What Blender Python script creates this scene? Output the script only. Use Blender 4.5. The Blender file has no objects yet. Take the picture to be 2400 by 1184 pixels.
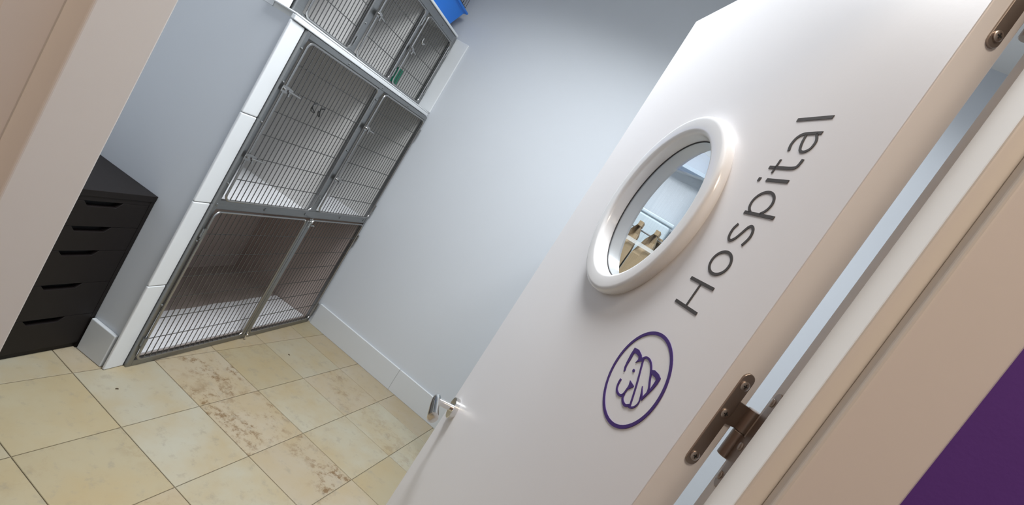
import bpy, bmesh, math, random
from mathutils import Matrix, Vector
random.seed(7)
SC = bpy.context.scene
COL = SC.collection

# ------------------------------------------------------------------ camera
CR = (0.7948787902, 0.2933093346, 0.5311660222)
CU = (-0.5395503561, -0.0588040616, 0.8398973125)
CF = (-0.2775844414, 0.9542073761, -0.1115130546)
cd = bpy.data.cameras.new('camera'); cam = bpy.data.objects.new('camera', cd); COL.objects.link(cam)
cam.matrix_world = Matrix(((CR[0], CU[0], -CF[0], 0), (CR[1], CU[1], -CF[1], 0), (CR[2], CU[2], -CF[2], 1.42), (0, 0, 0, 1)))
cd.sensor_fit = 'HORIZONTAL'; cd.sensor_width = 36; cd.lens = 1139.25 / 2400 * 36; cd.clip_start = 0.02
SC.camera = cam

# ------------------------------------------------------------------ light and exposure
SC.view_settings.view_transform = 'Standard'; SC.view_settings.look = 'None'
SC.view_settings.gamma = 1; SC.view_settings.use_curve_mapping = False
SC.view_settings.exposure = 0.36
w = bpy.data.worlds.new('world'); SC.world = w; w.use_nodes = True
w.node_tree.nodes['Background'].inputs[0].default_value = (.8, .85, 1, 1)
w.node_tree.nodes['Background'].inputs[1].default_value = 0.05
ROOM_POS = (-0.75, 1.25, 2.93); ROOM_W = 36; ROOM_COL = (.93, .97, 1.0)
BACK_POS = (0.45, 1.75, 2.93); BACK_W = 8  # unseen lamp added to brighten the space behind the open door
HALL_POS = (0.25, -0.60, 2.93); HALL_W = 17; HALL_COL = (1.0, .86, .69)

# ------------------------------------------------------------------ frames (local axes measured in the room)
FW = Matrix.Identity(4)
A_TH = math.atan2(0.99129714, -0.13164336)
FA = Matrix.Translation((-1.51465, 1.42418, 0)) @ Matrix.Rotation(A_TH, 4, 'Z')      # cages: x along front, y into the cage
FB = Matrix.Rotation(math.atan2(0.13164336, 0.99129714), 4, 'Z')                     # door wall: x to the right, y into the room
FC = Matrix.Translation((0.0977668, 0.5177582, 0)) @ Matrix.Rotation(math.atan2(0.8783546, -0.4780096), 4, 'Z')  # open door: x hinge to free edge, y out of lettered face

# ------------------------------------------------------------------ materials
def mat(name, col, rough=.5, metal=0., bump=0., bscale=60., var=0., vscale=4., coat=0., spec=None, stretch=None):
    m = bpy.data.materials.new(name); m.use_nodes = True
    nt = m.node_tree; b = nt.nodes['Principled BSDF']
    b.inputs['Base Color'].default_value = (*col, 1); b.inputs['Roughness'].default_value = rough
    b.inputs['Metallic'].default_value = metal; b.inputs['Coat Weight'].default_value = coat
    if spec is not None: b.inputs['Specular IOR Level'].default_value = spec
    if bump or var:
        tc = nt.nodes.new('ShaderNodeTexCoord'); src = tc.outputs['Object']
        if stretch:
            mp = nt.nodes.new('ShaderNodeMapping'); mp.inputs['Scale'].default_value = stretch
            nt.links.new(src, mp.inputs['Vector']); src = mp.outputs['Vector']
    if bump:
        n = nt.nodes.new('ShaderNodeTexNoise'); n.inputs['Scale'].default_value = bscale; n.inputs['Detail'].default_value = 3
        nt.links.new(src, n.inputs['Vector'])
        bp = nt.nodes.new('ShaderNodeBump'); bp.inputs['Strength'].default_value = bump; bp.inputs['Distance'].default_value = .002
        nt.links.new(n.outputs['Fac'], bp.inputs['Height']); nt.links.new(bp.outputs['Normal'], b.inputs['Normal'])
    if var:
        n2 = nt.nodes.new('ShaderNodeTexNoise'); n2.inputs['Scale'].default_value = vscale; n2.inputs['Detail'].default_value = 4
        nt.links.new(src, n2.inputs['Vector'])
        mx = nt.nodes.new('ShaderNodeMix'); mx.data_type = 'RGBA'
        mx.inputs[6].default_value = (*[c * (1 - var) for c in col], 1); mx.inputs[7].default_value = (*[min(1, c * (1 + var)) for c in col], 1)
        nt.links.new(n2.outputs['Fac'], mx.inputs[0]); nt.links.new(mx.outputs[2], b.inputs['Base Color'])
    return m

def emis(name, col, strength):
    m = bpy.data.materials.new(name); m.use_nodes = True
    b = m.node_tree.nodes['Principled BSDF']; b.inputs['Base Color'].default_value = (.9, .9, .9, 1)
    b.inputs['Emission Color'].default_value = (*col, 1); b.inputs['Emission Strength'].default_value = strength
    return m

M = {}
M['paint'] = mat('blue_grey_wall_paint', (.590, .617, .655), .55, bump=.05, bscale=180, var=.02, vscale=2)
M['room_white'] = mat('room_skirting_paint', (.60, .62, .635), .35, bump=.03, bscale=120)
M['casing'] = mat('white_wall_tile', (.72, .74, .755), .28, bump=.03, bscale=30, var=.02, vscale=6)
M['grout'] = mat('pale_grout', (.62, .63, .62), .8)
M['door'] = mat('white_door_paint', (.74, .72, .725), .38, bump=.03, bscale=140, var=.012, vscale=3)
M['trim'] = mat('white_frame_paint', (.76, .73, .69), .4, bump=.03, bscale=140, var=.015, vscale=5)
M['porthole'] = mat('white_porthole_plastic', (.78, .775, .78), .22, coat=.3)
M['purple'] = mat('purple_hall_paint', (.115, .044, .27), .5, bump=.08, bscale=220, var=.08, vscale=8)
M['hall'] = mat('warm_hall_paint', (.62, .50, .42), .6, bump=.05, bscale=150)
M['ceiling'] = mat('ceiling_paint', (.74, .74, .73), .7)
M['steel'] = mat('brushed_stainless', (.29, .295, .295), .38, metal=1., bump=.06, bscale=40, var=.12, vscale=12, stretch=(1, 1, 14))
M['rod'] = mat('polished_steel_rod', (.37, .365, .36), .30, metal=1.)
M['bar'] = mat('steel_bar', (.19, .187, .185), .33, metal=1.)
M['darkwire'] = mat('dark_clip_wire', (.05, .05, .05), .35, metal=.6)
M['chrome'] = mat('chrome', (.72, .71, .69), .12, metal=1.)
M['liner'] = mat('kennel_liner', (.67, .66, .64), .40, metal=.05, bump=.05, bscale=20, var=.08, vscale=5)
M['liner_low'] = mat('shade_brown_steel', (.50, .42, .385), .40, metal=.15, bump=.05, bscale=20, var=.15, vscale=3)  # darker brown copy of the liner: lower kennel shade put into the colour
M['pan_low'] = mat('shade_brown_floor', (.36, .305, .28), .35, bump=.05, bscale=20, var=.12, vscale=4)  # shade over the back of the lower kennel floor put into the colour
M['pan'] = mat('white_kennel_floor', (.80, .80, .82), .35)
M['bronze'] = mat('satin_hinge_metal', (.38, .325, .29), .42, metal=1., bump=.05, bscale=90, var=.08, vscale=40)
M['screw'] = mat('hinge_screw_metal', (.48, .42, .38), .3, metal=1.)
M['dark'] = mat('dark_recess', (.01, .01, .01), .7)
M['ink'] = mat('grey_vinyl_lettering', (.055, .048, .045), .45)
M['violet'] = mat('violet_vinyl', (.050, .016, .150), .4)
M['blackbrown'] = mat('black_brown_laminate', (.0085, .0060, .0056), .5, spec=.3, bump=.05, bscale=60, var=.15, vscale=20, stretch=(1, 1, 8))
M['blue'] = mat('blue_plastic', (.006, .18, .70), .35, bump=.03, bscale=200)
M['blackwire'] = mat('black_coated_wire', (.012, .012, .014), .4)
M['green'] = mat('green_plastic', (.0, .16, .085), .4)
M['shelf'] = mat('pale_blue_shelf_laminate', (.60, .68, .74), .35)
M['crumb'] = mat('dark_crumb', (.06, .04, .02), .9)
M['speck'] = mat('seal_rubber', (.03, .03, .035), .6)

def glassmat(name, col, rough=0.0, ior=1.45, alpha=None):
    m = bpy.data.materials.new(name); m.use_nodes = True
    nt = m.node_tree; b = nt.nodes['Principled BSDF']
    if alpha is None:
        out = nt.nodes['Material Output']
        tr = nt.nodes.new('ShaderNodeBsdfTransparent'); tr.inputs[0].default_value = (*col, 1)
        gl = nt.nodes.new('ShaderNodeBsdfGlossy'); gl.inputs['Roughness'].default_value = rough
        fr = nt.nodes.new('ShaderNodeFresnel'); fr.inputs['IOR'].default_value = ior
        mx = nt.nodes.new('ShaderNodeMixShader')
        ge = nt.nodes.new('ShaderNodeNewGeometry'); sb = nt.nodes.new('ShaderNodeMath'); sb.operation = 'SUBTRACT'; sb.use_clamp = True
        nt.links.new(fr.outputs[0], sb.inputs[0]); nt.links.new(ge.outputs['Backfacing'], sb.inputs[1]); nt.links.new(sb.outputs[0], mx.inputs[0]); nt.links.new(tr.outputs[0], mx.inputs[1]); nt.links.new(gl.outputs[0], mx.inputs[2])
        nt.links.new(mx.outputs[0], out.inputs['Surface'])
    else:
        b.inputs['Base Color'].default_value = (*col, 1); b.inputs['Roughness'].default_value = rough; b.inputs['Alpha'].default_value = alpha
    return m
M['glass'] = glassmat('porthole_glass', (.95, .97, .98))
M['milky'] = glassmat('milky_plastic', (.74, .84, .90), .25, alpha=.78)
M['acrylic'] = glassmat('clear_acrylic', (.88, .88, .86), .2, alpha=.4)

def papermat():
    m = mat('brown_kraft_paper', (.36, .26, .15), .8, bump=.25, bscale=25, var=.12, vscale=9)
    return m
M['paper'] = papermat()

def tilemat():
    m = bpy.data.materials.new('limestone_tile'); m.use_nodes = True
    nt = m.node_tree; N_ = nt.nodes; L = nt.links; b = N_['Principled BSDF']
    b.inputs['Roughness'].default_value = .42
    geo = N_.new('ShaderNodeNewGeometry'); oi = N_.new('ShaderNodeObjectInfo')
    sc = N_.new('ShaderNodeVectorMath'); sc.operation = 'SCALE'; sc.inputs[0].default_value = (13.1, 7.7, 5.3); L.new(oi.outputs['Random'], sc.inputs['Scale'])
    ad = N_.new('ShaderNodeVectorMath'); ad.operation = 'ADD'; L.new(geo.outputs['Position'], ad.inputs[0]); L.new(sc.outputs[0], ad.inputs[1])
    def noise(scale, detail, rough=.55):
        n = N_.new('ShaderNodeTexNoise'); n.inputs['Scale'].default_value = scale; n.inputs['Detail'].default_value = detail; n.inputs['Roughness'].default_value = rough
        L.new(ad.outputs[0], n.inputs['Vector']); return n.outputs['Fac']
    def ramp(v, a, c):
        r = N_.new('ShaderNodeMapRange'); r.inputs[1].default_value = a; r.inputs[2].default_value = c; r.clamp = True; L.new(v, r.inputs[0]); return r.outputs[0]
    def mix(f, a, c, mode='MIX'):
        x = N_.new('ShaderNodeMix'); x.data_type = 'RGBA'; x.blend_type = mode
        L.new(f, x.inputs[0])
        for s, v in ((6, a), (7, c)):
            if isinstance(v, tuple): x.inputs[s].default_value = (*v, 1)
            else: L.new(v, x.inputs[s])
        return x.outputs[2]
    def mul(a, c):
        x = N_.new('ShaderNodeMath'); x.operation = 'MULTIPLY'
        L.new(a, x.inputs[0])
        if isinstance(c, float): x.inputs[1].default_value = c
        else: L.new(c, x.inputs[1])
        return x.outputs[0]
    cloud = ramp(noise(5, 4), .32, .72)
    c1 = mix(mul(cloud, .75), oi.outputs['Color'], (.33, .25, .13))
    grey = ramp(noise(22, 5, .7), .56, .70)
    c2 = mix(mul(grey, .5), c1, (.22, .20, .155))
    patch = ramp(noise(4.2, 3), .42, .56)
    fleck = ramp(noise(19, 10, .80), .50, .585)
    amt = mul(mul(patch, fleck), oi.outputs['Alpha'])
    c3 = mix(amt, c2, (.165, .10, .045))
    L.new(c3, b.inputs['Base Color'])
    bp = N_.new('ShaderNodeBump'); bp.inputs['Strength'].default_value = .12; bp.inputs['Distance'].default_value = .002
    L.new(noise(30, 4), bp.inputs['Height']); L.new(bp.outputs[0], b.inputs['Normal'])
    return m
M['tile'] = tilemat()
M['mortar'] = mat('floor_grout', (.22, .19, .135), .9)

# ------------------------------------------------------------------ mesh helpers
class MB:
    def __init__(self): self.v = []; self.f = []; self.mi = []
    def add(self, vs, fs, mi=0):
        o = len(self.v); self.v += [tuple(x) for x in vs]
        self.f += [tuple(i + o for i in f) for f in fs]; self.mi += [mi] * len(fs)
        return self
    def box(self, x0, x1, y0, y1, z0, z1):
        return self.add([(x0, y0, z0), (x1, y0, z0), (x1, y1, z0), (x0, y1, z0), (x0, y0, z1), (x1, y0, z1), (x1, y1, z1), (x0, y1, z1)],
                        [(0, 3, 2, 1), (4, 5, 6, 7), (0, 1, 5, 4), (1, 2, 6, 5), (2, 3, 7, 6), (3, 0, 4, 7)])
    def prism(self, poly, a0, a1, axis='z'):
        n = len(poly)
        def P(p, a): return {'z': (p[0], p[1], a), 'y': (p[0], a, p[1]), 'x': (a, p[0], p[1])}[axis]
        vs = [P(p, a0) for p in poly] + [P(p, a1) for p in poly]
        fs = [tuple(range(n - 1, -1, -1)), tuple(range(n, 2 * n))] + [(i, (i + 1) % n, n + (i + 1) % n, n + i) for i in range(n)]
        return self.add(vs, fs)
    def tube(self, pts, r, n=8, closed=False, cap=True, flat=None):
        pts = [Vector(p) for p in pts]; m = len(pts); rings = []
        rr = r if isinstance(r, (list, tuple)) else [r] * m
        up = None; base = len(self.v); vs = []
        for i in range(m):
            if closed: t = pts[(i + 1) % m] - pts[i - 1]
            else: t = pts[min(i + 1, m - 1)] - pts[max(i - 1, 0)]
            t.normalize()
            if up is None:
                up = Vector((0, 0, 1)) if abs(t.z) < .9 else Vector((0, 1, 0))
            a = up - t * up.dot(t)
            if a.length < 1e-6: a = t.orthogonal()
            a.normalize(); bb = t.cross(a); up = a
            k = flat if flat else (1, 1)
            for j in range(n):
                q = 2 * math.pi * j / n
                vs.append(pts[i] + (a * math.cos(q) * k[0] + bb * math.sin(q) * k[1]) * rr[i])
        fs = []
        for i in range(m if closed else m - 1):
            i2 = (i + 1) % m
            for j in range(n):
                fs.append((i * n + j, i * n + (j + 1) % n, i2 * n + (j + 1) % n, i2 * n + j))
        if not closed and cap:
            fs.append(tuple(range(n - 1, -1, -1))); fs.append(tuple((m - 1) * n + j for j in range(n)))
        return self.add(vs, fs)
    def lathe_y(self, prof, cx, cz, n=64, closed=False):
        """profile of (r, y) turned round the y axis through (cx, cz)"""
        m = len(prof); vs = []
        for (r, y) in prof:
            for j in range(n):
                q = 2 * math.pi * j / n; vs.append((cx + r * math.cos(q), y, cz + r * math.sin(q)))
        fs = []
        for i in range(m if closed else m - 1):
            i2 = (i + 1) % m
            for j in range(n): fs.append((i * n + j, i * n + (j + 1) % n, i2 * n + (j + 1) % n, i2 * n + j))
        if not closed:
            if prof[0][0] > 1e-5: fs.append(tuple(range(n)))
            if prof[-1][0] > 1e-5: fs.append(tuple((m - 1) * n + j for j in range(n - 1, -1, -1)))
        return self.add(vs, fs)
    def mesh(self, name, mats, smooth=False):
        me = bpy.data.meshes.new(name); me.from_pydata(self.v, [], self.f)
        for mm in (mats if isinstance(mats, list) else [mats]): me.materials.append(mm)
        for p, k in zip(me.polygons, self.mi): p.material_index = k
        bm = bmesh.new(); bm.from_mesh(me); bmesh.ops.recalc_face_normals(bm, faces=bm.faces); bm.to_mesh(me); bm.free()
        if smooth:
            me.polygons.foreach_set('use_smooth', [True] * len(me.polygons))
            me.set_sharp_from_angle(angle=math.radians(35))
        return me
    def obj(self, name, mats, parent=None, frame=None, smooth=False, bevel=0, seg=2):
        return place(name, self.mesh(name, mats, smooth), parent, frame, bevel, seg)

def place(name, me, parent=None, frame=None, bevel=0, seg=2, loc=None):
    o = bpy.data.objects.new(name, me); COL.objects.link(o)
    if parent is not None:
        o.parent = parent
        off = Vector(parent.get('_org', (0, 0, 0))) if loc is None else Vector((0, 0, 0))
        o.location = -off if loc is None else Vector(loc) - Vector(parent.get('_org', (0, 0, 0)))
    elif frame is not None:
        o.matrix_world = frame @ Matrix.Translation(loc or (0, 0, 0))
    if bevel:
        md = o.modifiers.new('Bevel', 'BEVEL'); md.width = bevel; md.segments = seg; md.limit_method = 'ANGLE'; md.angle_limit = math.radians(40)
    return o

ORG = {}
def thing(name, frame, org, label, cat, group=None):
    o = bpy.data.objects.new(name, None); COL.objects.link(o); o.empty_display_size = .05
    o.matrix_world = frame @ Matrix.Translation(org); o['_org'] = list(org)
    o['label'] = label; o['category'] = cat
    if group: o['group'] = group
    return o
def tag(o, label, cat, group=None):
    o['label'] = label; o['category'] = cat
    if group: o['group'] = group
    return o
def struct(o, label=None):
    o['kind'] = 'structure'
    if label: o['label'] = label
    return o
def cyl(pts_axis, r, n=16): return MB().tube(pts_axis, r, n)

def smoothline(pts, k=6):
    """Catmull-Rom through 2-D points"""
    P = [pts[0]] + list(pts) + [pts[-1]]; out = []
    for i in range(1, len(P) - 2):
        for j in range(k):
            t = j / k
            out.append(tuple(.5 * ((2 * P[i][c]) + (-P[i - 1][c] + P[i + 1][c]) * t + (2 * P[i - 1][c] - 5 * P[i][c] + 4 * P[i + 1][c] - P[i + 2][c]) * t * t + (-P[i - 1][c] + 3 * P[i][c] - 3 * P[i + 1][c] + P[i + 2][c]) * t ** 3) for c in (0, 1)))
    out.append(tuple(pts[-1])); return out
def ribbon(mb, pts, wd, y0, y1, closed=False):
    """a flat stroke in the x-z plane, y0..y1 thick; wd number or (start, end)"""
    n = len(pts); L = []; R = []
    for i in range(n):
        a = pts[i - 1] if (i > 0 or closed) else pts[i]; b = pts[(i + 1) % n] if (i < n - 1 or closed) else pts[i]
        dx, dz = b[0] - a[0], b[1] - a[1]; l = math.hypot(dx, dz) or 1
        h = (wd if not isinstance(wd, tuple) else wd[0] + (wd[1] - wd[0]) * i / (n - 1)) / 2
        L.append((pts[i][0] - dz / l * h, pts[i][1] + dx / l * h)); R.append((pts[i][0] + dz / l * h, pts[i][1] - dx / l * h))
    vs = [(p[0], y, p[1]) for y in (y0, y1) for S in (L, R) for p in S]
    fs = []
    for i in range(n if closed else n - 1):
        j = (i + 1) % n
        fs += [(2 * n + i, 2 * n + j, 3 * n + j, 3 * n + i), (i, n + i, n + j, j), (i, j, 2 * n + j, 2 * n + i), (n + i, 3 * n + i, 3 * n + j, n + j)]
    if not closed:
        fs += [(0, 2 * n, 3 * n, n), (n - 1, 2 * n - 1, 4 * n - 1, 3 * n - 1)]
    mb.add(vs, fs); return mb

# ------------------------------------------------------------------ the setting
WY = 2.641                                     # far wall
fl = struct(MB().box(-2.7, 1.3, -1.5, 2.9, -.06, -.004).obj('floor', M['mortar'], frame=FW))
TX, TY = .3101, .3005
def tile_mesh(sx, sy):
    g = .0013; c = .0012; x, y = sx / 2 - g, sy / 2 - g
    vs = [(-x, -y, -.01), (x, -y, -.01), (x, y, -.01), (-x, y, -.01), (-x, -y, -c), (x, -y, -c), (x, y, -c), (-x, y, -c),
          (-x + c, -y + c, 0), (x - c, -y + c, 0), (x - c, y - c, 0), (-x + c, y - c, 0)]
    fs = [(4, 5, 9, 8), (5, 6, 10, 9), (6, 7, 11, 10), (7, 4, 8, 11), (8, 9, 10, 11), (0, 1, 5, 4), (1, 2, 6, 5), (2, 3, 7, 6), (3, 0, 4, 7)]
    return MB().add(vs, fs).mesh('tile', M['tile'])
tme = tile_mesh(TX, TY)
CRE = (.350, .323, .246); YEL = (.342, .295, .196); TAN = (.350, .300, .222); PAL = (.360, .338, .268)
# key (i, j): i counts rows across the room, j counts towards the far wall
special = {(1, 2): (TAN, .95), (2, 2): (TAN, .9), (3, 2): (TAN, 1.0), (1, 3): (YEL, .25), (2, 3): (CRE, .1), (3, 3): (CRE, .1), (1, 4): (CRE, .05), (2, 4): (TAN, .65), (3, 4): (CRE, .35),
           (1, 1): (PAL, .0), (2, 1): (PAL, .0), (3, 1): (CRE, .15), (1, 0): (YEL, .05), (2, 0): (YEL, .2), (0, 0): (PAL, 0.), (0, 1): (TAN, .1), (0, 2): (TAN, .2), (0, 3): (TAN, .1), (0, 4): (TAN, .0), (4, 3): (YEL, .1), (4, 4): (CRE, .3), (4, 2): (TAN, .6), (4, 1): (CRE, .2), (1, 5): (TAN, 0.), (2, 5): (TAN, 0.), (3, 5): (TAN, .0)}
for i in range(-3, 9):
    for j in range(-3, 6):
        cx = -1.2212 + (i - 2 + .5) * TX; cy = 1.5503 + (j - 2 + .5) * TY
        c, mt = special.get((i, j), random.choice([(CRE, .1), (TAN, .5), (PAL, 0.), (YEL, .1)]))
        t = place('tile', tme, fl, loc=(cx, cy, 0)); k = random.uniform(.95, 1.05)
        t.color = (c[0] * k, c[1] * k, c[2] * k, mt)

struct(MB().box(-2.7, 1.3, -1.5, 2.9, 3.0, 3.1).obj('ceiling', M['ceiling'], frame=FW))
struct(MB().box(-2.75, 1.25, WY, WY + .12, 0, 3.0).obj('wall_far', M['paint'], frame=FW))
struct(MB().box(1.05, 1.17, .72, WY, 0, 3.0).obj('wall_right', M['paint'], frame=FW))
struct(MB().box(-1.05, 1.15, .76, .86, 0, 3.0).obj('wall_left', M['paint'], frame=FA))
# side return of the kennel block, painted, and the block behind the cages
struct(MB().box(-.062, -.012, .026, .758, 0, 1.512).obj('wall_return', M['paint'], frame=FA))
wl = struct(MB().box(-.060, -.004, .028, .123, 1.512, 1.530).box(0, 1.214, .026, .123, 1.509, 1.530).box(-.058, -.010, .122, .758, 1.512, 2.0).box(-.06, 1.225, .122, .758, 2.0, 2.008).obj('wall_ledge', M['grout'], frame=FA))
# white tiles of the surround
z0 = 0
for z1 in (.386, .760, 1.135, 1.508):
    MB().box(-.078, -.002, .014, .026, z0 + .001, z1 - .001).obj('tile', M['casing'], wl, bevel=.004, seg=3); z0 = z1
MB().box(-.078, .40, .008, .026, 1.510, 1.5285).obj('tile', M['casing'], wl, bevel=.003)
MB().box(.402, .80, .008, .026, 1.5095, 1.5285).obj('tile', M['casing'], wl, bevel=.003)
MB().box(.802, 1.212, .008, .026, 1.510, 1.5290).obj('tile', M['casing'], wl, bevel=.003)
MB().box(-.078, .40, .008, .12, 1.5290, 1.536).obj('tile', M['casing'], wl, bevel=.003)
MB().box(.402, .80, .008, .12, 1.5295, 1.536).obj('tile', M['casing'], wl, bevel=.003)
MB().box(.802, 1.214, .008, .12, 1.5295, 1.536).obj('tile', M['casing'], wl, bevel=.003)
MB().box(-.078, -.002, .112, .122, 1.537, 2.005).obj('tile', M['casing'], wl, bevel=.003)
MB().box(-.0625, -.0585, .124, .757, 1.5125, 2.003).obj('tile', M['casing'], wl, bevel=.001)
MB().box(-.078, .60, .096, .40, 2.004, 2.018).obj('tile', M['casing'], wl, bevel=.004)
MB().box(.602, 1.222, .096, .40, 2.004, 2.018).obj('tile', M['casing'], wl, bevel=.004)
# tiled upstand on the far wall beside the upper cages
p0 = FA @ Vector((1.20, .10, 0)); p1 = FA @ Vector((1.20, .012, 0))
struct(MB().box(p0.x - .01, p1.x + .0, WY - .010, WY, 1.537, 2.0).obj('trim_5', M['casing'], frame=FW, bevel=.004))

# skirting
bb = struct(MB().box(-1.66, 1.04, WY - .008, WY, 0, .130).obj('baseboard_far', M['room_white'], frame=FW))
MB().box(-1.66, -.9655, WY - .0125, WY - .008, 0, .1465).box(-1.66, -.9655, WY - .008, WY, .13, .1465).obj('skirting_board', M['room_white'], bb, bevel=.004, seg=3)
MB().box(-.964, 1.04, WY - .0125, WY - .008, 0, .1465).box(-.964, 1.04, WY - .008, WY, .13, .1465).obj('skirting_board', M['room_white'], bb, bevel=.004, seg=3)
struct(MB().prism([(-.0785, .036), (-.0785, .165), (-.0625, .165), (-.0625, .036)], 0, .142).obj('baseboard_return', M['room_white'], frame=FA, bevel=.004, seg=3))

# hall wall with the doorway (two paints: hall side purple, room side blue grey)
def twotone(name, x0, x1, z0, z1, y0=.421, y1=.511):
    mb = MB().box(x0, x1, y0, y1, z0, z1)
    mb.mi = [0, 0, 0, 0, 1, 0]
    return struct(mb.obj(name, [M['purple'], M['paint']], frame=FB))
twotone('wall_front_right', .2455, 1.30, 0, 3.0)
twotone('wall_front_left', -2.07, -.585, 0, 3.0, .421, .4785)
twotone('wall_front_head', -.585, .2455, 2.035, 3.0)
# door lining with stop, architraves
struct(MB().prism([(.2145, .511), (.2145, .4665), (.2025, .4665), (.2025, .421), (.245, .421), (.245, .511)], 0, 2.0).obj('trim_1', M['trim'], frame=FB, bevel=.0025, seg=3))
struct(MB().prism([(-.5535, .4787), (-.5535, .4023), (-.5855, .4023), (-.5855, .4787)], 0, 2.0).obj('trim_2', M['trim'], frame=FB, bevel=.0025, seg=3))
struct(MB().box(-.5845, .245, .421, .511, 2.0, 2.034).obj('trim_3', M['trim'], frame=FB, bevel=.002))
struct(MB().prism([(.2183, .4205), (.2183, .4095), (.2205, .407), (.286, .407), (.2897, .411), (.2897, .4205)], 0, 2.08).obj('trim_4', M['trim'], frame=FB, bevel=.0015))
struct(MB().prism([(-.5862, .4205), (-.5862, .4023), (-.5985, .3672), (-.6020, .3650), (-.6120, .3650), (-.6150, .3680), (-.6150, .4205)], 0, 2.08).obj('trim_6', M['trim'], frame=FB, bevel=.0015))
struct(MB().box(-.585, .2183, .407, .4205, 2.012, 2.08).obj('trim_7', M['trim'], frame=FB, bevel=.0015))
# hall
struct(MB().box(-2.2, 1.8, -1.35, -1.25, 0, 3.0).obj('wall_hall_rear', M['hall'], frame=FB))
struct(MB().box(-2.0, -1.9, -1.25, .42, 0, 3.0).obj('wall_hall_left', M['hall'], frame=FB))
struct(MB().box(1.3, 1.4, -1.25, .42, 0, 3.0).obj('wall_hall_right', M['purple'], frame=FB))

# ------------------------------------------------------------------ the door
DW, DT, DZ0, DZ1 = .762, .040, .008, 1.980
PX, PZ, PR = .365, 1.518, .1405
door = thing('door_1', FC, (0, 0, 0), 'white hinged door standing open with a round porthole and the word Hospital', 'door')
del door['category']; door['kind'] = 'structure'
def door_panel():
    angs = [2 * math.pi * i / 72 for i in range(72)]
    cors = [(0, DZ0), (DW, DZ0), (DW, DZ1), (0, DZ1)]
    for c in cors: angs.append(math.atan2(c[1] - PZ, c[0] - PX) % (2 * math.pi))
    angs = sorted(set(round(a, 6) for a in angs)); n = len(angs); inn = []; out = []
    for a in angs:
        ca, sa = math.cos(a), math.sin(a); inn.append((PX + (PR + .0005) * ca, PZ + (PR + .0005) * sa))
        ts = []
        if ca > 1e-9: ts.append((DW - PX) / ca)
        if ca < -1e-9: ts.append((0 - PX) / ca)
        if sa > 1e-9: ts.append((DZ1 - PZ) / sa)
        if sa < -1e-9: ts.append((DZ0 - PZ) / sa)
        t = min(ts); out.append((PX + t * ca, PZ + t * sa))
    vs = [(p[0], y, p[1]) for y in (0, -DT) for S in (inn, out) for p in S]; fs = []
    for i in range(n):
        j = (i + 1) % n
        fs += [(i, j, n + j, n + i), (2 * n + i, 3 * n + i, 3 * n + j, 2 * n + j), (n + i, n + j, 3 * n + j, 3 * n + i), (i, 2 * n + i, 2 * n + j, j)]
    return MB().add(vs, fs)
door_panel().obj('door_leaf', M['door'], door, bevel=.0015)
ring = MB().lathe_y([(.1650, 0), (.1668, .006), (.1668, .0105), (.1656, .0142), (.1632, .0166), (.1598, .0176), (.1580, .0178), (.1420, .0176), (.1402, .0173), (.1374, .0160), (.1354, .0132), (.1344, .009), (.1338, -.008), (.1400, -.008), (.1400, -.001)], PX, PZ, 96, closed=True).obj('porthole_trim', M['porthole'], door, smooth=True)
MB().lathe_y([(.1402, -.014), (.1402, -DT - .001), (.148, -DT - .001), (.148, -DT + .0)], PX, PZ, 96, closed=True).obj('inner_lining', M['porthole'], ring, smooth=True)
MB().lathe_y([(.1398, -.0082), (.1322, -.0082), (.1322, -.0098), (.1398, -.0098)], PX, PZ, 96, closed=True).obj('seal', M['speck'], ring)
MB().lathe_y([(.1396, -.0099), (.1396, -.0138)], PX, PZ, 72).obj('glass', M['glass'], ring)

# lettering, reading upwards: (a, b) = along the height, towards the free edge
B0 = .0955; SW = .0043
def letter(strokes, fills=()):
    mb = MB()
    for s in strokes:
        pts, wd = s; ribbon(mb, [(B0 + b, a) for a, b in pts], wd, -.0003, .0007)
    o = mb.obj('letter', M['ink'], door); return o
def arc(ca, cb, ra, rb, a0, a1, n=24):
    return [(ca + ra * math.cos(math.radians(a0 + (a1 - a0) * i / n)), cb + rb * math.sin(math.radians(a0 + (a1 - a0) * i / n))) for i in range(n + 1)]
XH = .0385; H2 = SW / 2; TH = .0030
letter([([(1.4110, 0), (1.4110, .0535)], SW), ([(1.4450, 0), (1.4450, .0535)], SW), ([(1.4125, .0275), (1.4435, .0275)], TH)])
letter([(arc(1.4760, XH / 2, .0150, XH / 2 - .001, 0, 360, 48), .0038)])
letter([(smoothline([(1.5280, .0345), (1.5200, .0378), (1.5100, .0360), (1.5055, .0300), (1.5090, .0235), (1.5170, .0185), (1.5265, .0135), (1.5285, .0080), (1.5240, .0020), (1.5150, .0000), (1.5040, .0040)], 6), .0037)])
letter([([(1.5440, -.0165), (1.5440, XH)], SW), (arc(1.5585, XH / 2, .0150, XH / 2 - .001, 150, -150, 40), .0036)])
letter([([(1.5890, 0), (1.5890, XH)], SW), ([(1.5890, .0500), (1.5890, .0545)], .0050)])
letter([(smoothline([(1.6060, .0490), (1.6060, .030), (1.6060, .0110), (1.6085, .0030), (1.6180, .0012)], 6), .0040), ([(1.5985, XH - .001), (1.6170, XH - .001)], TH)])
letter([(smoothline([(1.6290, .0345), (1.6370, .0378), (1.6460, .0362), (1.6510, .0290), (1.6518, .0150), (1.6518, 0)], 6), .0040), (smoothline([(1.6512, .0235), (1.6400, .0215), (1.6300, .0165), (1.6275, .0090), (1.6320, .0015), (1.6420, .0010), (1.6512, .0080)], 6), .0034)])
letter([([(1.6720, 0), (1.6720, .0570)], SW)])

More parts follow.
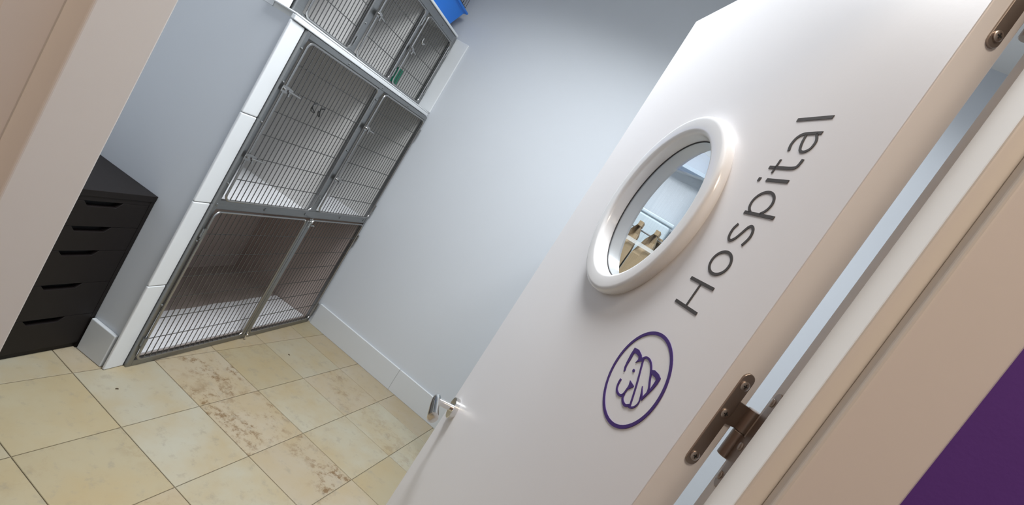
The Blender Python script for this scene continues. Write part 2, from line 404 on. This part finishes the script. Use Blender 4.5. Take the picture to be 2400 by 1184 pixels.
# violet emblem: ring with an animal face
E_ = lambda pts: [(a / 1000, b / 1000) for a, b in pts]
emb = MB()
ribbon(emb, [(.1235 + .0618 * math.cos(2 * math.pi * i / 72), 1.3038 + .0618 * math.sin(2 * math.pi * i / 72)) for i in range(72)], .0046, -.0003, .0008, closed=True)
for pl in ([(164.9, 1329.9), (153.4, 1332.0), (141.7, 1329.8), (136.9, 1327.2), (132.0, 1328.7), (131.2, 1324.8), (137.3, 1322.2), (143.6, 1316.9), (142.1, 1322.3), (144.9, 1325.2), (152.1, 1325.7), (158.9, 1324.4), (157.1, 1313.8), (156.6, 1305.9), (152.6, 1299.0), (154.8, 1296.7), (159.1, 1301.5), (161.8, 1309.2), (164.3, 1320.7)],
           [(130.5, 1296.7), (117.0, 1295.9), (116.7, 1294.0), (123.2, 1286.8), (126.3, 1286.1), (127.1, 1291.4)],
           [(105.3, 1326.2), (99.0, 1329.0), (88.7, 1329.2), (81.0, 1327.3), (80.2, 1320.1), (81.4, 1311.4), (83.6, 1303.4), (87.0, 1292.2), (90.0, 1292.7), (88.6, 1301.1), (85.7, 1306.8), (86.1, 1310.0), (86.1, 1316.7), (86.5, 1321.8), (90.1, 1323.1), (100.5, 1322.7)],
           [(136.7, 1306.0), (138.9, 1306.8), (139.3, 1309.2), (136.8, 1310.3), (134.4, 1309.6), (133.8, 1307.3)]):
    emb.prism(E_(pl), -.0003, .0008, axis='y')
for pl, wd in (([(125.0, 1286.9), (125.1, 1281.8), (125.9, 1277.5), (128.8, 1274.2), (135.4, 1272.7), (142.2, 1273.8), (146.2, 1276.6), (149.2, 1282.3), (149.8, 1287.9)], (.0030, .0036)),
               ([(124.5, 1279.3), (122.7, 1274.7), (116.6, 1271.7), (108.7, 1271.6), (102.3, 1275.6)], .0036),
               ([(133.1, 1327.7), (124.6, 1315.7), (114.1, 1300.4), (106.0, 1287.0), (99.7, 1275.9)], .0029),
               ([(136.0, 1326.6), (129.9, 1331.8), (121.2, 1332.8), (112.2, 1330.1), (103.3, 1323.2), (95.5, 1315.3), (88.6, 1308.5), (86.3, 1302.4), (88.2, 1295.9)], .0030),
               ([(100.8, 1274.6), (95.0, 1276.9), (90.5, 1281.8), (89.4, 1288.0), (92.8, 1293.8), (96.8, 1298.8), (101.7, 1304.2)], (.0030, .0010)),
               ([(99.3, 1302.1), (93.7, 1297.9), (88.8, 1293.4)], (.001, .0022))):
    ribbon(emb, smoothline(E_(pl), 5), wd, -.0003, .0009)
eo = emb.obj('emblem', M['violet'], door); eo['label'] = 'violet ring emblem with an animal face'

# lever handle
hd = MB().lathe_y([(.0268, 0), (.0268, .0110), (.0258, .0122), (.0100, .0122)], .699, .884, 48).obj('handle_rose', M['chrome'], door, smooth=True)
MB().tube([(.699, .009, .884), (.699, .030, .884), (.699, .047, .884), (.6975, .053, .884), (.694, .056, .884)], [.0092, .0092, .0092, .0098, .009], 24).obj('handle_neck', M['chrome'], hd, smooth=True)
lv = [(.712, .052, .887), (.7105, .0525, .887), (.704, .054, .886), (.692, .0555, .884), (.676, .056, .881), (.660, .0555, .877), (.645, .055, .874), (.636, .0545, .872), (.6345, .0545, .8718)]
MB().tube(lv, [.003, .009, .0118, .0128, .0136, .0146, .0156, .0162, .0145], 28, flat=(1.0, .82)).obj('lever', M['chrome'], hd, smooth=True)

# hinges: leaf on the door edge (x = 0 plane, thickness runs along -y)
def capsule(t0, t1, z0, z1, n=8):
    r = (t1 - t0) / 2; c = (t0 + t1) / 2
    return [(c + r * math.cos(math.pi * i / n), z1 - r + r * math.sin(math.pi * i / n)) for i in range(n + 1)] + [(c - r * math.cos(math.pi * i / n), z0 + r - r * math.sin(math.pi * i / n)) for i in range(n + 1)]
def hinge(zb):
    """zb = lower end of the leaf"""
    prof = capsule(-.0305, -.0165, zb, zb + .109)
    hg = MB().prism(prof, -.0022, .0004, axis='x').prism([(-.044, zb + .0545), (-.029, zb + .0535), (-.029, zb + .0805), (-.044, zb + .0795)], -.0022, .0004, axis='x').obj('hinge', M['bronze'], door, bevel=.0004, seg=1)
    hg['label'] = 'bronze-toned flag hinge'
    px, py = -.0035, -.0490
    kn = MB().tube([(px, py, zb + .0545), (px, py, zb + .0552), (px, py, zb + .0795), (px, py, zb + .0803)], [.0062, .0070, .0070, .0060], 24).tube([(px + .0, py + .004, zb + .0675), (px, py + .0065, zb + .0675)], .001, 6)
    kn.obj('hinge_knuckle', M['bronze'], hg, smooth=True)
    MB().tube([(px, py, zb + .0245), (px, py, zb + .0252), (px, py, zb + .0535), (px, py, zb + .0543)], [.0060, .0070, .0070, .0062], 24).obj('hinge_knuckle', M['bronze'], hg, smooth=True)
    for zz in (zb + .0955, zb + .0625, zb + .0105):
        ty = -.0232
        s = MB()
        s.add(*screw(zz, ty)); s.obj('screw', M['screw'], hg, smooth=True)
        MB().box(-.0042, -.00385, ty - .0024, ty + .0024, zz - .0006, zz + .0006).box(-.0042, -.00385, ty - .0006, ty + .0006, zz - .0024, zz + .0024).obj('screw_slot', M['dark'], hg)
    return hg
def screw(z, y, n=20):
    rs = [(.0052, -.0019), (.0050, -.0034), (.0040, -.0040), (.0, -.0040)]
    vs = []; fs = []
    for r, x in rs:
        for j in range(n): q = 2 * math.pi * j / n; vs.append((x, y + r * math.cos(q), z + r * math.sin(q)))
    for i in range(len(rs) - 1):
        for j in range(n): fs.append((i * n + j, i * n + (j + 1) % n, (i + 1) * n + (j + 1) % n, (i + 1) * n + j))
    return vs, fs
for zb in (1.2825, 1.7515):
    hinge(zb)
# jamb leaves, fixed to the lining
for zb in (1.2825, 1.7515):
    prof = capsule(.4865, .5005, zb, zb + .109)
    jl = MB().prism(prof, .2124, .2146, axis='x').prism([(.4995, zb + .0255), (.512, zb + .0245), (.512, zb + .0540), (.4995, zb + .0530)], .2124, .2146, axis='x').obj('hinge_leaf', M['bronze'], None, FB, bevel=.0004, seg=1)
    jl.parent = bpy.data.objects['trim_1']; jl.matrix_parent_inverse = bpy.data.objects['trim_1'].matrix_basis.inverted(); jl.matrix_basis = FB.copy()
    for zz in (zb + .0975, zb + .0455, zb + .0115):
        s = MB().tube([(.2126, .4965, zz), (.2112, .4965, zz), (.2108, .4965, zz)], [.0046, .0042, .003], 14).obj('screw', M['screw'], None, FB, smooth=True)
        s.parent = jl; s.matrix_basis = Matrix.Identity(4)

# ------------------------------------------------------------------ cages
def rrect(u0, u1, z0, z1, r, y, n=6):
    out = []
    for (cx, cz, a) in ((u1 - r, z0 + r, -90), (u1 - r, z1 - r, 0), (u0 + r, z1 - r, 90), (u0 + r, z0 + r, 180)):
        for i in range(n + 1):
            q = math.radians(a + 90 * i / n); out.append((cx + r * math.cos(q), y, cz + r * math.sin(q)))
    return out
barcache = {}
def rodmesh(kind, L, r, m, axis):
    key = (kind, round(L, 4), r, axis)
    if key not in barcache:
        pts = [(0, 0, 0), (0, 0, L)] if axis == 'z' else [(0, 0, 0), (L, 0, 0)]
        barcache[key] = MB().tube(pts, r, 6).mesh(kind, m, smooth=True)
    return barcache[key]
def cage_door(root, u0, u1, z0, z1, nb, wires, y=0.0, latches=(), lugs=(), label=None):
    d = MB().tube(rrect(u0 + .005, u1 - .005, z0 + .005, z1 - .005, .024, y), .0046, 8, closed=True).obj('cage_door', M['rod'], root, smooth=True)
    if label: d['label'] = label
    org = Vector(root['_org'])
    pitch = (u1 - u0 - .010) / (nb + 1)
    for i in range(nb):
        b = place('bar', rodmesh('bar', z1 - z0 - .014, .0020, M['bar'], 'z'), d, loc=(0, 0, 0)); b.location = Vector((u0 + .005 + pitch * (i + 1), y - .0025, z0 + .007))
    for zz in wires:
        b = place('cross_wire', rodmesh('cross_wire', u1 - u0 - .012, .0018, M['bar'], 'x'), d, loc=(0, 0, 0)); b.location = Vector((u0 + .006, y + .0015, zz))
    for (uu, zz, k) in latches:
        lt = MB()
        lt.prism([(uu - .012, zz - .012), (uu + .010, zz - .015), (uu + .046 * k, zz - .009), (uu + .050 * k, zz + .006), (uu + .016, zz + .013), (uu - .010, zz + .012)], y - .0125, y - .0100, axis='y')
        lt.tube([(uu, y - .021, zz), (uu, y - .004, zz)], .0052, 10)
        lt.tube([(uu + .02 * k, y - .014, zz - .002), (uu + .06 * k, y - .017, zz - .004), (uu + .095 * k, y - .016, zz - .007)], [.0045, .0040, .0034], 8)
        lt.tube([(uu + .030 * k, y - .015, zz - .004), (uu + .031 * k, y - .017, zz - .022)], [.0028, .0034], 8)
        lt.obj('latch', M['rod'], d, smooth=True)
    for (uu, zz) in lugs:
        lg = MB().tube([(uu, y - .006, zz - .022), (uu, y - .006, zz + .022)], .0050, 8).tube([(uu, y - .002, zz - .030), (uu, y - .002, zz - .022)], .0036, 8).box(uu - .004, uu + .004, y - .004, y + .010, zz - .018, zz + .018)
        lg.obj('hinge_lug', M['steel'], d, smooth=True)
    return d
def bolts(parent, pts, y, r=.0055):
    for (uu, zz) in pts:
        MB().tube([(uu, y, zz), (uu, y - .003, zz), (uu, y - .0045, zz)], [r, r * .95, r * .5], 12).obj('bolt', M['steel'], parent, smooth=True)
def liner(root, u0, u1, z0, z1, y0, y1, name='liner', m='liner', pan='pan'):
    t = .006
    mb = MB().box(u0, u0 + t, y0, y1, z0, z1).box(u1 - t, u1, y0, y1, z0, z1).box(u0 + t, u1 - t, y1 - t, y1, z0, z1).box(u0 + t, u1 - t, y0, y1 - t, z1 - t, z1)
    mb.obj(name, M[m], root)
    MB().box(u0 + t, u1 - t, y0, y1 - t, z0, z0 + .008).obj('floor_pan', M[pan], root)

# lower bank
UW = 1.212
bank = thing('kennel_bank', FA, (.606, .30, 0), 'large stainless steel kennel bank with four barred doors standing on the tiled floor', 'kennel')
fr = MB().box(0, .020, 0, .020, 0, 1.506).box(1.192, UW, 0, .020, 0, 1.506).box(.020, 1.192, 0, .020, 1.484, 1.506).box(.020, 1.192, .002, .020, .744, .784).box(.020, 1.192, .0, .020, 0, .030).box(.592, .646, .002, .020, .784, 1.484)
fo = fr.obj('front_frame', M['steel'], bank, bevel=.002)
# narrow folded lips behind each opening
MB().box(.020, .592, .020, .024, 1.478, 1.484).obj('lip', M['steel'], fo)
MB().box(.646, 1.192, .020, .024, 1.478, 1.484).obj('lip', M['steel'], fo)
MB().box(.020, 1.192, .020, .024, .738, .744).obj('lip', M['steel'], fo)
bolts(fo, [(.014, .765), (.285, .764), (.577, .764), (.90, .764), (1.17, .764)], .002, .0075)
bolts(fo, [(.010, 1.30), (.010, 1.44), (.010, 1.13), (.010, .86), (.62, 1.43), (.62, 1.14), (.62, .86), (.30, 1.495), (.62, 1.495), (.93, 1.495), (.010, .60), (.010, .30), (1.202, 1.3), (1.202, 1.0)], 0.0, .0045)
liner(bank, .004, .618, .764, 1.500, .024, .640)
liner(bank, .620, 1.206, .764, 1.500, .024, .640)
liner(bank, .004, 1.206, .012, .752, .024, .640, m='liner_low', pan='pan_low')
wU = [1.382, 1.284, 1.186, 1.086, .987, .885]; wL = [.635, .534, .436, .337, .238, .138]
cage_door(bank, .021, .590, .786, 1.482, 20, wU, -.006, [(.010, 1.281, 1.), (.010, .988, 1.)], [(.590, 1.40), (.590, .86)], 'upper door nearest the drawer unit')
cage_door(bank, .648, 1.190, .786, 1.482, 19, wU, -.006, [(.636, 1.285, .8), (.636, .988, .8)], [(1.19, 1.40), (1.19, .86)], 'upper door beside the far wall')
dl = cage_door(bank, .016, .606, .032, .742, 20, wL, -.006, [], [(.010, .640), (.010, .125)], 'lower door nearest the drawer unit')
dr = cage_door(bank, .645, 1.188, .032, .742, 19, wL, -.006, [], [(1.196, .640), (1.196, .125)], 'lower door beside the far wall')
MB().box(.604, .618, -.012, -.004, .030, .735).obj('meeting_strip', M['steel'], dl, bevel=.002)
MB().box(.624, .648, -.010, -.002, .022, .745).obj('meeting_strip', M['steel'], dr, bevel=.003)
MB().tube([(.629, -.016, .70), (.629, -.016, .752)], .0032, 8).tube([(.629, -.024, .731), (.629, -.006, .731)], .0050, 10).obj('drop_bolt', M['chrome'], dr, smooth=True)
MB().tube([(.629, -.016, .012), (.629, -.016, .055)], .0034, 8).tube([(.629, -.024, .036), (.629, -.006, .036)], .0048, 10).obj('drop_bolt', M['chrome'], dr, smooth=True)
MB().tube([(.652, -.012, .708), (.664, -.016, .712), (.676, -.014, .706)], .0040, 8).obj('catch', M['chrome'], dr, smooth=True)

# white sheets that paint the lamp-lit front strip of the lower kennel floor
def lit_floor(u0, u1, label):
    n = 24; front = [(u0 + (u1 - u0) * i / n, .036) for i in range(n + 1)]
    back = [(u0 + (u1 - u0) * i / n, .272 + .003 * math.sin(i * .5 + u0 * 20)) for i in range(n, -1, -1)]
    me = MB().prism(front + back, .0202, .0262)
    me = me.mesh('painted_lit_floor', M['pan'])
    return tag(place('painted_lit_floor', me, None, FA), label, 'lit_floor', 'white sheets painting lit floor in the lower kennel')
lit_floor(.016, .6225, 'white sheet painting lamp-lit floor inside the lower kennel door nearest the drawer unit')
lit_floor(.6245, 1.194, 'white sheet painting lamp-lit floor inside the lower kennel door beside the far wall')

# upper bank, set back on the ledge
YB = .100
top = thing('cage_bank', FA, (.606, .40, 1.536), 'row of three small barred steel cages up on the white tiled ledge', 'cage')
fr = MB().box(.004, .050, YB, YB + .02, 1.536, 2.0).box(.382, .432, YB, YB + .02, 1.556, 1.960).box(.780, .812, YB, YB + .02, 1.556, 1.960).box(1.190, 1.222, YB, YB + .02, 1.536, 2.0).box(.050, 1.190, YB, YB + .02, 1.536, 1.556).box(.050, 1.190, YB, YB + .02, 1.960, 2.0)
fo = fr.obj('front_frame', M['steel'], top, bevel=.002)
bolts(fo, [(.018, 1.60), (.020, 1.75), (.020, 1.9), (.40, 1.60), (.405, 1.69), (.405, 1.90), (.79, 1.60), (.795, 1.70), (.795, 1.9), (1.20, 1.65), (1.20, 1.85), (.60, 1.98), (1.0, 1.98), (.2, 1.98)], YB, .0045)
for a, b in ((.010, .405), (.407, .795), (.797, 1.214)):
    liner(top, a, b, 1.540, 1.996, YB + .022, YB + .60)
wT = [1.651, 1.752, 1.853]
cage_door(top, .056, .380, 1.546, 1.956, 13, wT, YB - .006, [(.030, 1.70, .7)], [(.386, 1.90), (.386, 1.6)], 'door nearest the door frame')
cage_door(top, .437, .778, 1.546, 1.956, 13, wT, YB - .006, [(.428, 1.757, .6)], [(.784, 1.90), (.784, 1.6)], 'middle door')
cage_door(top, .816, 1.184, 1.546, 1.956, 13, wT, YB - .006, [(.806, 1.752, .6)], [(1.190, 1.89), (1.190, 1.64)], 'door beside the far wall')

# wire clips hung on the doors
def clip(u, z, y, tilt, label, m='darkwire', sc=1.1):
    pts = []
    for i in range(28):
        q = 2 * math.pi * i / 28
        x = .011 * math.sin(2 * q) * sc; zz = .020 * math.sin(q + .5) * sc
        pts.append((x * math.cos(tilt) - zz * math.sin(tilt), .002 * math.cos(q), x * math.sin(tilt) + zz * math.cos(tilt)))
    o = MB().tube(pts, .0023, 6, closed=True).mesh('wire_clip', M[m], smooth=True)
    return tag(place('wire_clip', o, None, FA, loc=(u, y, z)), label, 'clip', 'wire clips hung on the cage bars')
clip(.215, 1.264, -.014, .25, 'twisted dark wire clip on the large kennel door, nearer the latch')
clip(.268, 1.262, -.014, -.35, 'twisted dark wire clip on the large kennel door, farther from the latch')
clip(.880, 1.826, YB - .016, .9, 'bright looped wire clip on the small cage beside the far wall', 'chrome', .9)

# green plastic tray in the third small cage
gt = thing('food_tray', FA, (.955, YB + .09, 1.549), 'green plastic food tray behind the bars of the small far cage', 'tray')
MB().prism([(.925, YB + .05), (.980, YB + .05), (.980, YB + .13), (.915, YB + .13)], 1.549, 1.556).obj('base', M['green'], gt)
MB().prism([(.925, YB + .05), (.972, YB + .05), (.972, YB + .056), (.925, YB + .056)], 1.556, 1.648).prism([(.925, YB + .056), (.931, YB + .056), (.921, YB + .13), (.915, YB + .13)], 1.556, 1.648).obj('rim', M['green'], gt, bevel=.002)

# blue small-pet cage on top
pc = thing('pet_cage', FA, (.93, .28, 2.018), 'blue plastic based pet cage with black wire top standing above the small cages', 'pet cage')
def tub():
    def ring_(u0, u1, y0, y1, z): return [(u0, y0, z), (u1, y0, z), (u1, y1, z), (u0, y1, z)]
    L = [ring_(.70, 1.122, .135, .42, 2.019), ring_(.655, 1.178, .115, .445, 2.138), ring_(.640, 1.196, .102, .458, 2.140), ring_(.640, 1.198, .100, .460, 2.153), ring_(.662, 1.172, .122, .438, 2.153), ring_(.704, 1.118, .139, .416, 2.024)]
    vs = [p for r in L for p in r]; fs = [(0, 3, 2, 1), (20, 21, 22, 23)]
    for i in range(5):
        for j in range(4): fs.append((4 * i + j, 4 * i + (j + 1) % 4, 4 * i + 4 + (j + 1) % 4, 4 * i + 4 + j))
    return MB().add(vs, fs)
tub().obj('tub', M['blue'], pc, bevel=.006, seg=3)
for i in range(19):
    u = .672 + i * .0277
    MB().tube([(u, .125, 2.150), (u, .125, 2.45)], .0014, 6).obj('wire', M['blackwire'], pc, smooth=True)
for i in range(11):
    y = .125 + i * .031
    MB().tube([(1.1706, y, 2.150), (1.1706, y, 2.45)], .0014, 6).obj('wire', M['blackwire'], pc, smooth=True)
for z in (2.165, 2.26, 2.355, 2.45):
    MB().tube([(.672, .125, z), (1.1706, .125, z), (1.1706, .435, z), (.672, .435, z)], .0018, 6, closed=True).obj('hoop', M['blackwire'], pc)

# ------------------------------------------------------------------ dark drawer unit
du = thing('drawer_unit', FA, (-.243, .455, 0), 'black-brown five-drawer unit with scooped handles beside the kennel block', 'drawer unit')
U0, U1, S0, S1 = -.424, -.064, .167, .747
MB().box(U0, U1, S0, S1, .663, .687).obj('top_panel', M['blackbrown'], du, bevel=.0015)
MB().box(U0 + .016, U1 - .016, S0 + .003, S0 + .019, .6455, .663).obj('top_rail', M['blackbrown'], du)
MB().box(U1 - .016, U1, S0 + .002, S1, 0, .663).obj('side_panel', M['blackbrown'], du)
MB().box(U0, U0 + .016, S0 + .002, S1, 0, .663).obj('side_panel', M['blackbrown'], du)
MB().box(U0 + .016, U1 - .016, S1 - .008, S1, .02, .663).obj('back_panel', M['dark'], du)
MB().box(U0 + .016, U1 - .016, S0 + .03, S0 + .036, .004, .660).obj('inner_panel', M['dark'], du)
MB().box(U0 + .016, U1 - .016, S0 + .012, S0 + .028, 0, .024).obj('plinth', M['blackbrown'], du)
uc = (U0 + U1) / 2
zs = [.645, .546, .448, .309, .163, .026]
for k in range(5):
    zt, zb = zs[k] - .0008, zs[k + 1] + .0008; a, b = U0 + .017, U1 - .017
    pl = [(a, zb), (b, zb), (b, zt), (uc + .066, zt), (uc + .048, zt - .020), (uc - .048, zt - .020), (uc - .066, zt), (a, zt)]
    MB().prism(pl, S0 + .002, S0 + .020, axis='y').obj('drawer_front', M['blackbrown'], du, bevel=.001)

# ------------------------------------------------------------------ shelving seen through the porthole
sh = thing('shelving_unit', FW, (-.27, 2.46, 0), 'pale blue shelving unit against the far wall, seen through the porthole', 'shelf')
for x0 in (-.086, -.478):
    MB().box(x0, x0 + .018, 2.30, WY - .014, 0, 1.36).box(x0, x0 + .018, 2.575, WY - .014, 1.36, 2.25).obj('upright', M['shelf'], sh, bevel=.001)
for z in (.30, .80, 1.315):
    MB().box(-.460, -.086, 2.305, WY - .014, z - .018, z).obj('shelf_board', M['shelf'], sh, bevel=.001)
MB().box(-.460, -.086, 2.560, WY - .014, 1.967, 1.985).obj('shelf_board', M['shelf'], sh, bevel=.001)
MB().box(-.459, -.087, 2.306, 2.309, 1.505, 1.523).obj('clear_rail', M['acrylic'], sh)
MB().tube([(-.46, 2.436, 1.580), (-.086, 2.436, 1.580)], .004, 10).obj('hanging_rod', M['steel'], sh, smooth=True)
pb = thing('storage_bin', FW, (-.275, 2.575, 1.315), 'milky plastic storage bin standing behind the paper bags', 'bin')
MB().prism([(-.430, 2.535), (-.110, 2.535), (-.104, 2.612), (-.436, 2.612)], 1.317, 1.672).obj('bin_body', M['milky'], pb, bevel=.012, seg=3)
MB().box(-.446, -.100, 2.530, 2.618, 1.674, 1.692).obj('lid', M['milky'], pb, bevel=.005, seg=2)
def bag(x, y, rot, h, lean, label, w0=.038, d0=.055):
    wt = .010
    vs = []
    for (z, wx, gus) in ((0, w0, 0), (h * .52, w0, .004), (h * .80, w0 * .52 + wt * .5, .030), (h * .93, wt, .040), (h, wt * .9, .038)):
        lx = lean * (z / h) ** 2
        vs += [(-wx + lx, -d0, z), (lx, -d0 + gus, z), (wx + lx, -d0, z), (wx + lx, d0, z), (lx, d0 - gus, z), (-wx + lx, d0, z)]
    fs = []
    for i in range(4):
        for j in range(6): fs.append((6 * i + j, 6 * i + (j + 1) % 6, 6 * i + 6 + (j + 1) % 6, 6 * i + 6 + j))
    fs.append((5, 4, 3, 2, 1, 0))
    b = thing('paper_bag', FW @ Matrix.Translation((x, y, 1.3155)) @ Matrix.Rotation(rot, 4, 'Z'), (0, 0, 0), label, 'paper bag', 'brown paper bags behind the porthole')
    MB().add(vs, fs).obj('bag_body', M['paper'], b)
    MB().box(-wt * 1.1 + lean, wt * 1.1 + lean, -d0 - .001, d0 + .001, h - .020, h + .004).obj('folded_top', M['paper'], b, bevel=.001)
    return b
bag(-.240, 2.372, .02, .292, .016, 'brown paper bag behind the porthole, nearest the free edge of the door')
bag(-.154, 2.374, -.02, .293, .018, 'middle brown paper bag behind the porthole')
bag(-.129, 2.486, .0, .276, .014, 'hindmost brown paper bag behind the porthole, partly hidden', .034, .040)

# ------------------------------------------------------------------ crumbs on the floor
for (x, y, a, l) in ((-1.4107, 2.2194, .4, 'tiny dark crumb on the floor near the kennel doors'), (-1.4072, 1.3346, 1.2, 'tiny dark crumb on the floor near the drawer unit')):
    me = MB().add([(-.006, -.002, 0), (.005, -.003, 0), (.006, .003, 0), (-.004, .004, 0), (-.003, 0, .004), (.003, .001, .0035)], [(0, 3, 2, 1), (0, 1, 5, 4), (1, 2, 5), (2, 3, 4, 5), (3, 0, 4)]).mesh('crumb', M['crumb'])
    o = place('crumb', me, None, Matrix.Translation((x, y, .0002)) @ Matrix.Rotation(a, 4, 'Z')); tag(o, l, 'crumb')

# ------------------------------------------------------------------ ceiling lights
def panel(pos, size, watts, col, label, spread=180, rot=0):
    F = Matrix.Translation((pos[0], pos[1], 0)) @ Matrix.Rotation(rot, 4, 'Z'); h = size / 2
    t = thing('ceiling_light', F, (0, 0, pos[2]), label, 'ceiling light', 'square ceiling light panels')
    MB().box(-h - .02, h + .02, -h - .02, -h, 2.955, 2.9995).box(-h - .02, h + .02, h, h + .02, 2.955, 2.9995).box(-h - .02, -h, -h, h, 2.955, 2.9995).box(h, h + .02, -h, h, 2.955, 2.9995).obj('frame', M['ceiling'], t)
    MB().box(-h, h, -h, h, 2.975, 2.99).obj('diffuser', emis('diffuser_' + label[:12], col, 2.0), t)
    ld = bpy.data.lights.new('lamp', 'AREA'); ld.shape = 'SQUARE'; ld.size = size * .96; ld.energy = watts; ld.color = col; ld.spread = math.radians(spread)
    lo = bpy.data.objects.new('lamp', ld); COL.objects.link(lo); lo.parent = t; lo.location = (0, 0, 2.97 - pos[2])
    return t
panel(ROOM_POS, .6, ROOM_W, ROOM_COL, 'ceiling light panel over the kennels', 138)
panel(BACK_POS, .6, BACK_W, ROOM_COL, 'ceiling light panel behind the open door', 150)
panel(HALL_POS, .6, HALL_W, HALL_COL, 'warm ceiling light panel in the hall')
for o in bpy.data.objects:
    if '_org' in o: del o['_org']
